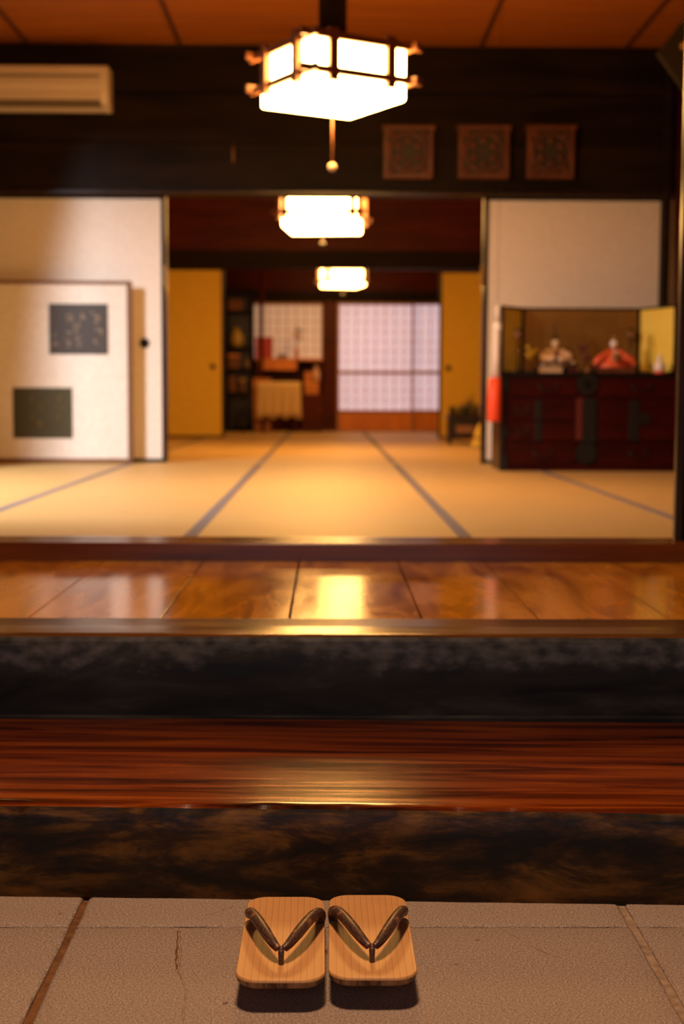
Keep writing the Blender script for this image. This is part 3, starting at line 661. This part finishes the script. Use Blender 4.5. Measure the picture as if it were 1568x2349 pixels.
# gold folding screen on the chest
ZS = zt+.0015+.0015
gs = thing('gold_folding_screen', 'small gold folding screen in black frame behind the dolls, right leaf brightly lit', 'folding screen', (0, 0, ZS))
def leaf(A, B, h0, h1, mat, motif=False, lab=None):     # A, B: floor points of the leaf, world x,y
    d = Vector((B[0]-A[0], B[1]-A[1], 0)); L = d.length; ang = math.atan2(d.y, d.x)
    lf = bpy.data.objects.new('leaf', None)
    bm = BM(); box(bm, .012, L-.012, -.004, .004, .012, h0-.012)
    lf_o = obj('leaf', bm, mat, gs, (A[0], A[1], 0), (0,0,ang)); bpy.data.objects.remove(lf)
    if lab: lf_o['label'] = lab
    fr = BM()
    for q in ((0,.014,-.008,.008,0,h0),(L-.014,L,-.008,.008,0,h0),(.014,L-.014,-.008,.008,0,.014),(.014,L-.014,-.008,.008,h0-.014,h0)): box(fr, *q)
    obj('leaf_frame', fr, M['black_lacquer'], lf_o, bevel=.002)
    if motif:
        bm = BM(); r = random.Random(2)
        for k in range(7): x = L*.32+r.uniform(-.03,.03); tube(bm, [(x, -.0055, .02), (x+r.uniform(-.02,.02), -.0055, .16), (x+r.uniform(-.03,.03), -.0055, .24)], [.006,.005,.002], 5, flat=.3)
        obj('painted_grass', bm, M['yellow_print'], lf_o)
    return lf_o
yb = Yc+.40
zh = at(1330, 706, yb).z-ZS
pA = at(1194, 904, yb).x; pB = at(1462, 904, yb).x
pL = at(1147, 904, Yc+.20).x; pR = at(1546, 904, Yc+.07).x
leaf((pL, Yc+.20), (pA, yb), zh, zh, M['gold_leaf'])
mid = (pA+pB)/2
leaf((pA+.002, yb), (pB, yb), zh, zh, M['gold_dull'])  # middle leaf in a much darker gold than the side leaves
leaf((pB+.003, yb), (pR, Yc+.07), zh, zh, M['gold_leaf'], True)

# dolls
def doll(u, Y, label, male):
    p = at(u, 840, Y); t = thing('court_doll', label, 'doll', (p.x, Y, ZS), 0, 'seated court dolls')
    k = Y/F_PX                                # metres per pixel at this distance
    base_h = .034
    bx('dais', (-.115, .115, -.09, .10, 0, base_h), M['black_lacquer'], t, .003)
    bx('dais_border', (-.110, .110 if not male else .03, -.094, -.088, .004, .030), M['robe_cream'] if male else M['plaque'], t, .002)
    robe = M['robe_cream'] if male else M['robe_red']
    if male: prof = [(.082,0),(.088,.010),(.070,.03),(.058,.06),(.052,.09),(.035,.108),(.014,.118)]
    else: prof = [(.105,0),(.108,.008),(.088,.03),(.068,.06),(.05,.088),(.032,.106),(.014,.116)]
    bm = BM(); lathe(bm, prof, 24, (0,.01,base_h), 1, .72); obj('robe', bm, robe, t)
    for sx in (-1, 1):
        bm = BM()
        if male: tube(bm, smooth_path([(sx*.035,.0,base_h+.098),(sx*.062,-.02,base_h+.075),(sx*.072,-.05,base_h+.055),(sx*.012,-.07,base_h+.052)],5), [.020]*5+[.028]*6+[.024]*5, 10)
        else: tube(bm, smooth_path([(sx*.03,.0,base_h+.098),(sx*.065,-.02,base_h+.066),(sx*.105,-.03,base_h+.035),(sx*.118,-.035,base_h+.015)],5), [.020]*5+[.026]*6+[.018]*5, 10)
        obj('sleeve', bm, robe, t)
        bm = BM(); ball(bm, (sx*.012, -.078, base_h+.050), .009, 8); obj('hand', bm, M['white_face'], t)
    bx('inner_robe', (-.016, .016, -.065, -.045, base_h+.045, base_h+.10), M['robe_dark'] if male else M['robe_cream'], t, .004, rot=(0,0,0))
    hd = BM(); lathe(hd, [(.002,-.026),(.012,-.024),(.019,-.014),(.0235,0),(.023,.012),(.017,.023),(.002,.028)], 18, (0,0,base_h+.142), 1, .95); head = obj('head', hd, M['white_face'], t)
    bm = BM(); lathe(bm, [(.008,-.04),(.009,0)], 10, (0,.002,base_h+.135)); obj('neck', bm, M['white_face'], head)
    for sx in (-1, 1): bx('eye', (sx*.009-.003, sx*.009+.003, -.0235, -.021, base_h+.143, base_h+.1445), M['iron'], head)
    bx('mouth', (-.002, .002, -.0225, -.0195, base_h+.129, base_h+.131), M['vermilion'], head)
    bm = BM(); lathe(bm, [(.0245,-.004),(.0258,.008),(.020,.024),(.004,.031)], 18, (0,.006,base_h+.144), 1.02, .95); hr = obj('hair', bm, M['iron'], t)
    if male:
        bm = BM(); lathe(bm, [(.014,.0),(.012,.016),(.008,.02)], 12, (0,.006,base_h+.168)); tube(bm, smooth_path([(0,.014,base_h+.178),(0,.018,base_h+.22),(0,.022,base_h+.262)],4), [.010]*4+[.009]*4+[.007], 8, flat=.4); obj('court_hat', bm, M['iron'], t)
        bm = BM(); tube(bm, [(.0,-.085,base_h+.05),(0,-.09,base_h+.085)], .005, 6, flat=.4); obj('baton', bm, M['robe_cream'], t)
    else:
        bm = BM(); lathe(bm, [(.010,0),(.013,.01),(.002,.018)], 12, (0,.0,base_h+.172)); obj('crown', bm, M['brass'], t)
        bm = BM(); prism_xz(bm, [(0,base_h+.03)]+[(.035*math.sin(q), base_h+.045+.035*math.cos(q)) for q in [x_*.26 for x_ in range(-4,5)]], -.094, -.090); obj('fan', bm, M['brass'], t)
    return t
doll(1272, Yc+.20, 'emperor doll in cream robe with tall black hat, left on the chest', True)
doll(1406, Yc+.20, 'empress doll in spreading vermilion robe, right on the chest', False)
def lantern(u, Y, v, label):
    p = at(u, v, Y); h = p.z-ZS; t = thing('doll_lantern', label, 'lantern', (p.x, Y, ZS), 0, 'standing doll lanterns')
    bm = BM(); lathe(bm, [(.036,0),(.036,.008),(.010,.016),(.006,.03)], 14); obj('base', bm, M['black_lacquer'], t)
    bm = BM(); tube(bm, [(0,0,.02),(0,0,h-.025)], .005, 8); obj('pole', bm, M['black_lacquer'], t)
    bm = BM(); ball(bm, (0,0,h), .024, 16, 1.05); obj('paper_shade', bm, M['lantern'], t)
    bm = BM(); lathe(bm, [(.02,0),(.022,.006),(.01,.01)], 12, (0,0,h+.026)); obj('cap', bm, M['black_lacquer'], t)
lantern(1188, Yc+.16, 768, 'small round doll lantern on black pole left of the emperor doll')
lantern(1446, Yc+.34, 768, 'small round doll lantern on pole right of the empress doll')
# small tree ornaments, stand and bottles
def tree(u, Y, v, mat, label):
    p = at(u, v, Y); h = p.z-ZS; t = thing('ornament_tree', label, 'ornament', (p.x, Y, ZS))
    bm = BM(); lathe(bm, [(.03,0),(.03,.014),(.026,.014)], 12); obj('pot', bm, M['black_lacquer'], t)
    bm = BM(); tube(bm, [(0,0,.01),(.01,0,h*.4),(0,0,h*.8)], .005, 6); obj('trunk', bm, M['screen_frame'], t)
    r = random.Random(int(u))
    for k in range(9):
        bm = BM(); ball(bm, (r.uniform(-.028,.028), r.uniform(-.02,.02), h*.45+r.uniform(0,h*.5)), .014, 8); obj('blossom', bm, mat, t)
tree(1222, Yc+.10, 793, M['yellow_print'], 'small yellow blossom tree ornament left of the emperor doll')
tree(1339, Yc+.26, 788, M['robe_dark'], 'small dark red blossom tree ornament between the two dolls')
p = at(1314, 845, Yc+.07)
t = thing('offering_stand', 'small red-legged offering stand right of the emperor doll', 'stand', (p.x, Yc+.07, ZS))
bx('leg', (-.020,-.010,-.015,.015,0,.045), M['strap_lining'], t); bx('leg', (.010,.020,-.015,.015,0,.045), M['strap_lining'], t)
bx('tray', (-.03,.03,-.03,.03,.045,.052), M['black_lacquer'], t, .002)
bm = BM(); ball(bm, (0,0,.062), .013, 10, .75); obj('rice_cake', bm, M['robe_cream'], t)
p = at(1347, 850, Yc+.05); bm = BM(); lathe(bm, [(.012,0),(.019,.012),(.017,.03),(.012,.034)], 14); tag(obj('sake_cup', bm, M['screen_frame'], None, (p.x, Yc+.05, ZS)), 'tiny brown cup at the chest front between the dolls', 'cup')
p = at(1512, 850, Yc+.03)
bt = thing('white_flask', 'small white gourd-shaped flask on red base before the bright gold leaf', 'flask', (p.x, Yc+.032, ZS))
bm = BM(); lathe(bm, [(.030,0),(.034,.004),(.030,.010)], 18); obj('base', bm, M['vermilion'], bt)
bm = BM(); lathe(bm, [(.020,.010),(.033,.022),(.036,.038),(.028,.058),(.012,.072),(.011,.084),(.016,.092),(.010,.104),(.002,.108)], 20); obj('flask_body', bm, M['white_face'], bt)

# hanging white and red ornament at the chest's left end
Yh = Yc-.06; p0, p1 = at(1139, 700, Yh), at(1132, 967, Yh)
t = thing('hanging_ornament', 'narrow white cloth hanging with white ball and bright vermilion lower part beside chest', 'ornament', (at(1137,904,Yh).x, Yh, p1.z))
tp = p0.z-p1.z; r0 = at(0,750,Yh).z-p1.z; r1 = at(0,862,Yh).z-p1.z
bm = BM(); lathe(bm, [(.034,.0),(.040,.008),(.041,r1*.5),(.036,r1)], 20, (-.010,0,0)); obj('red_part', bm, M['vermilion'], t)
bm = BM(); lathe(bm, [(.024,r1-.002),(.022,(r0+r1)/2),(.017,r0)], 18, (-.002,0,0)); obj('white_sleeve', bm, M['white_cloth'], t)
bm = BM(); ball(bm, (.003,0,r0+.010), .026, 16, 1.3); obj('white_ball', bm, M['white_ball'], t)
bm = BM(); lathe(bm, [(.012,r0+.04),(.016,tp-.03),(.010,tp)], 12, (.004,0,0)); obj('upper_sleeve', bm, M['white_cloth'], t)
bm = BM(); tube(bm, [(.004,0,tp-.01),(.004,-.0,tp+.3),(.004,-.0,ZC-p1.z)], .0012, 5); obj('thread', bm, M['iron'], t)

# ------------------------------------------------------------------ dark planter with twigs in the second room
p = at(1064, 1028, 12.3)
pl = thing('brazier_planter', 'dark square planter with bristling black twigs before right ochre door', 'planter', (p.x, 12.35, ZT+.0015))
pw = .15
bx('tub', (-pw, pw, -.12, .12, .055, .25), M['black_lacquer'], pl, .01); bx('rim', (-pw-.012, pw+.012, -.13, .13, .25, .268), M['post'], pl, .004)
for sx in (-1,1):
    for sy in (-1,1): bx('leg', (sx*pw*.85-.014, sx*pw*.85+.014, sy*.095-.014, sy*.095+.014, 0, .056), M['black_lacquer'], pl)
bx('face_panel', (-.08, .08, -.124, -.119, .10, .17), M['screen_frame'], pl, .003)
bm = BM(); r = random.Random(9)
for k in range(70):
    x = r.uniform(-.13,.13); h = r.uniform(.05,.10)+max(0, .14-abs(x-.07)*1.6)*r.random(); tube(bm, [(x, r.uniform(-.09,.09), .26), (x+r.uniform(-.03,.03), r.uniform(-.1,.1), .26+h*.6), (x+r.uniform(-.05,.05), r.uniform(-.1,.1), .26+h)], [.005,.004,.002], 5)
obj('twigs', bm, M['green_dark'], pl, kind='stuff')
p = at(1096, 1010, 11.6)
t = thing('paper_bundle', 'small pale bundle leaning beside the dark planter', 'bundle', (p.x+.005, 11.7, ZT+.0015))
bm = BM(); prism_xz(bm, [(-.05,0),(.045,0),(.05,.16),(.01,.20),(-.02,.12)], -.03, .03); obj('wrapping', bm, M['gold_fusuma'], t, bevel=.006)
bx('tie', (-.036, .048, -.034, .034, .07, .085), M['screen_frame'], t)

# ------------------------------------------------------------------ back room: shelf, desk, chair with cloth, ornaments
Yk = YC-.45
x0, x1 = at(517, 904, Yk).x, at(580, 904, Yk).x; zt_ = at(550, 660, Yk).z
shf = thing('open_bookshelf', 'tall dark wooden open shelf at the left of the back room', 'shelf', (x0, Yk, ZT+.0015)); SH = zt_-ZT; SW = x1-x0; SD = .32
for xa in (0, SW-.025): bx('side_panel', (xa, xa+.025, 0, SD, 0, SH), M['dark_beam'], shf)
bx('back_panel', (.025, SW-.025, SD-.012, SD, 0, SH), M['post'], shf)
lev = [.03]+[at(550, v, Yk).z-ZT for v in (900, 846, 796, 712)]+[SH-.02]
for z in lev: bx('shelf_board', (.025, SW-.025, 0, SD-.012, z-.02, z), M['dark_beam'], shf)
def onshelf(lv, u): return (at(u, 904, Yk).x, Yk+.12, ZT+.0015+lev[lv]+.001)
def case(name, label, cat, loc, w_, d_, h_, mat, lidm=None, group=None):
    t = thing(name, label, cat, loc, 0, group); bx('body', (-w_/2, w_/2, -d_/2, d_/2, 0, h_*.8), mat, t, .004)
    bx('lid', (-w_/2-.003, w_/2+.003, -d_/2-.003, d_/2+.003, h_*.8, h_), lidm or mat, t, .003); return t
def jar(name, label, cat, loc, r_, h_, mat):
    t = thing(name, label, cat, loc); bm = BM(); lathe(bm, [(r_*.7,0),(r_,h_*.25),(r_*.95,h_*.6),(r_*.5,h_*.8),(r_*.45,h_*.9)], 16); obj('body', bm, mat, t)
    bm = BM(); lathe(bm, [(r_*.55,h_*.88),(r_*.55,h_*.97),(r_*.2,h_)], 14); obj('cap', bm, mat, t); return t
ochre = plain('ochre_glaze', (.42,.26,.05), .4); orange = plain('orange_box_paper', (.55,.17,.02), .5); brown = plain('brown_box', (.16,.05,.012), .6); pinkish = plain('pale_pink_paper', (.62,.36,.26), .6)
jar('ochre_jar', 'round ochre jar on the upper shelf', 'jar', onshelf(3, 541), .085, .225, ochre)
case('brown_box', 'brown box on the top compartment of the shelf', 'box', onshelf(4, 540), .17, .16, .13, brown)
case('orange_box', 'orange-brown box on the middle shelf', 'box', onshelf(2, 536), .13, .14, .17, brown, orange)
jar('white_jar', 'small pale jar at the right end of the middle shelf', 'jar', onshelf(2, 566), .035, .13, pinkish)
case('tea_box', 'brown box low on the shelf, second level from floor', 'box', onshelf(1, 533), .09, .16, .19, brown)
case('tea_box', 'brown upright box beside the one low on the shelf', 'box', onshelf(1, 556), .07, .16, .16, brown, ochre)
jar('floor_jar', 'dull green jar at the bottom of the shelf', 'jar', onshelf(0, 553), .07, .17, plain('dull_green_glaze', (.10,.085,.03), .4))
# desk below the left paper window
Yd = YC-.42; dx0, dx1 = at(584, 904, Yd).x, at(738, 904, Yd).x; dz = at(650, 822, Yd).z-ZT
desk = thing('wooden_desk', 'reddish wooden writing desk below the left paper window', 'desk', (dx0, Yd, ZT+.0015)); dwid = dx1-dx0
bx('desktop', (0, dwid, 0, .38, dz-.025, dz), M['amber_wood'], desk, .004)
bx('drawer_unit', (.02, at(680,904,Yd).x-dx0, .01, .36, dz-.14, dz-.025), M['amber_wood'], desk, .003)
bx('drawer_front', (.05, at(640,904,Yd).x-dx0, .0, .012, dz-.13, dz-.04), M['amber_wood'], desk, .003)
for xa in (.01, dwid-.05):
    for ya in (.01, .32): bx('leg', (xa, xa+.04, ya, ya+.04, 0, dz-.025), M['red_wood'], desk)
bx('back_board', (.05, dwid-.05, .345, .36, .0, dz-.14), M['red_wood'], desk)
ZD = ZT+.0015+dz
def ondesk(u, dy=.15): return (at(u, 904, Yd+dy).x, Yd+dy, ZD+.001)
case('red_box', 'red square box standing on the desk before the paper window', 'box', ondesk(606), .20, .14, .25, plain('red_lacquer_box', (.42,.015,.004), .4))
case('flat_blue_box', 'flat bluish tray box under the window on the desk', 'box', ondesk(647, .10), .13, .12, .05, plain('blue_grey_paper', (.22,.20,.30), .6))
vs = thing('flower_vase', 'slender vase with dark leaves and orange blossoms on the desk', 'vase', ondesk(680, .12))
bm = BM(); lathe(bm, [(.018,0),(.028,.03),(.024,.09),(.012,.14),(.014,.15)], 16); obj('vase_body', bm, orange, vs)
bm = BM(); tube(bm, [(0,0,.13),(.0,0,.25),(.01,0,.34)], .004, 6); tube(bm, [(0,0,.13),(.03,0,.24),(.05,0,.30)], .003, 6); obj('stem', bm, M['green_dark'], vs)
r = random.Random(3)
for k in range(7):
    bm = BM(); c = (r.uniform(-.02,.07), r.uniform(-.02,.02), r.uniform(.24,.38)); ball(bm, c, .024 if k < 3 else .016, 8); obj('blossom' if k < 3 else 'leaf', bm, plain('pale_orange_petal', (.6,.30,.14), .6) if k < 3 else M['green_dark'], vs)
# cloth-covered chair in front of the desk
Ych = YC-.85; c0 = at(640, 904, Ych).x
ch = thing('cloth_covered_chair', 'low chair under a cream cloth in front of the desk', 'chair', (c0, Ych, ZT+.0015))
zs1 = at(640, 876, Ych).z-ZT; zs0 = at(640, 958, Ych).z-ZT; cwid = .5
bx('seat', (-.20, .20, -.03, .10, .16, .20), M['red_wood'], ch); 
for xa in (-.20, .165):
    for ya in (-.03, .065): bx('leg', (xa, xa+.035, ya, ya+.035, 0, .16), M['red_wood'], ch)
bx('backrest', (-.22, .22, .0-.06, -.03, .20, zs1-.012), M['red_wood'], ch)
bm = BM(); n = 24; rows = []
for j in range(7):
    row = []
    for i in range(n+1):
        x = -.245+.49*i/n; zz = zs1-(zs1-zs0)*j/6-(.02*math.sin(i*.9) if j == 6 else 0); row.append(bm.verts.new((x*(1+.05*j/6), -.072-.012*math.sin(i*1.3+j*.2)*(j/6), zz)))
    rows.append(row)
for a, b in zip(rows, rows[1:]):
    for i in range(n): fc = bm.faces.new((a[i], a[i+1], b[i+1], b[i])); fc.smooth = True
co = obj('draped_cloth', bm, pinkish and plain('cream_cloth', (.66,.44,.20), .8), ch); sm = co.modifiers.new('solid', 'SOLIDIFY'); sm.thickness = .006
# things heaped right of the chair and left of it
def small(u, v, Y, name, label, cat, mat, w_, h_): return case(name, label, cat, (at(u, 904, Y).x, Y, ZT+.0015), w_, .14, h_, mat)
Yr = YC-.62
cab = thing('side_cabinet', 'low reddish side cabinet right of the cloth-covered chair', 'cabinet', (at(715, 904, Yr).x, Yr, ZT+.0015))
hc = at(715, 905, Yr).z-ZT
bx('body', (-.13, .13, 0, .18, .0, hc), M['red_wood'], cab, .004); bx('door', (-.12, .12, -.012, 0, .02, hc-.02), M['red_wood'], cab, .003)
bm = BM(); ball(bm, (.09, -.018, hc*.6), .010, 8); obj('knob', bm, M['brass'], cab)
zc_ = ZT+.0015+hc+.001
case('orange_parcel', 'orange parcel lying on the side cabinet', 'box', (at(714, 904, Yr).x, Yr+.08, zc_), .16, .14, .14, orange, plain('bright_orange_paper', (.72,.28,.04), .5))
case('small_orange_box', 'small orange box on top of the parcel, left', 'box', (at(706, 904, Yr).x, Yr+.08, zc_+.142), .08, .09, .12, orange)
jar('pale_teapot', 'pale rounded pot on top of the parcel, right', 'pot', (at(724, 904, Yr).x, Yr+.08, zc_+.142), .045, .19, pinkish)
case('orange_carton', 'orange carton standing on the floor left of the cloth-covered chair', 'box', (at(601, 904, YC-.66).x, YC-.66, ZT+.0015), .20, .12, at(600, 868, Ych+.1).z-ZT, orange)
# a floor lamp pole with red banner behind
t = thing('standing_pole', 'thin brown pole rising from the desk side in front of the left window', 'pole', (at(600, 904, Yd-.10).x, Yd-.10, ZT+.0015))
bm = BM(); lathe(bm, [(.06,0),(.06,.012),(.03,.03)], 16); obj('base', bm, M['iron'], t)
bm = BM(); tube(bm, [(0,0,.02),(0,0,at(600,612,Yd).z-ZT)], .022, 8); obj('shaft', bm, M['red_wood'], t)
bm = BM(); lathe(bm, [(.03,0),(.035,.02),(.012,.035)], 12, (0,0,at(600,612,Yd).z-ZT-.005)); obj('finial', bm, M['brass'], t)
# dark stool with bag in front of shelf
t = thing('dark_stool', 'small dark stool standing in front of the shelf', 'stool', (at(566, 904, Ych).x, Ych-.05, ZT+.0015))
hz = at(573, 905, Ych).z-ZT
bm = BM(); lathe(bm, [(.08,hz-.03),(.09,hz-.015),(.08,hz)], 18); obj('seat', bm, M['iron'], t)
for k in range(3):
    bm = BM(); tube(bm, [(.05*math.cos(k*2.1),.05*math.sin(k*2.1),hz-.03),(.08*math.cos(k*2.1),.08*math.sin(k*2.1),0)], .010, 8); obj('leg', bm, M['iron'], t)
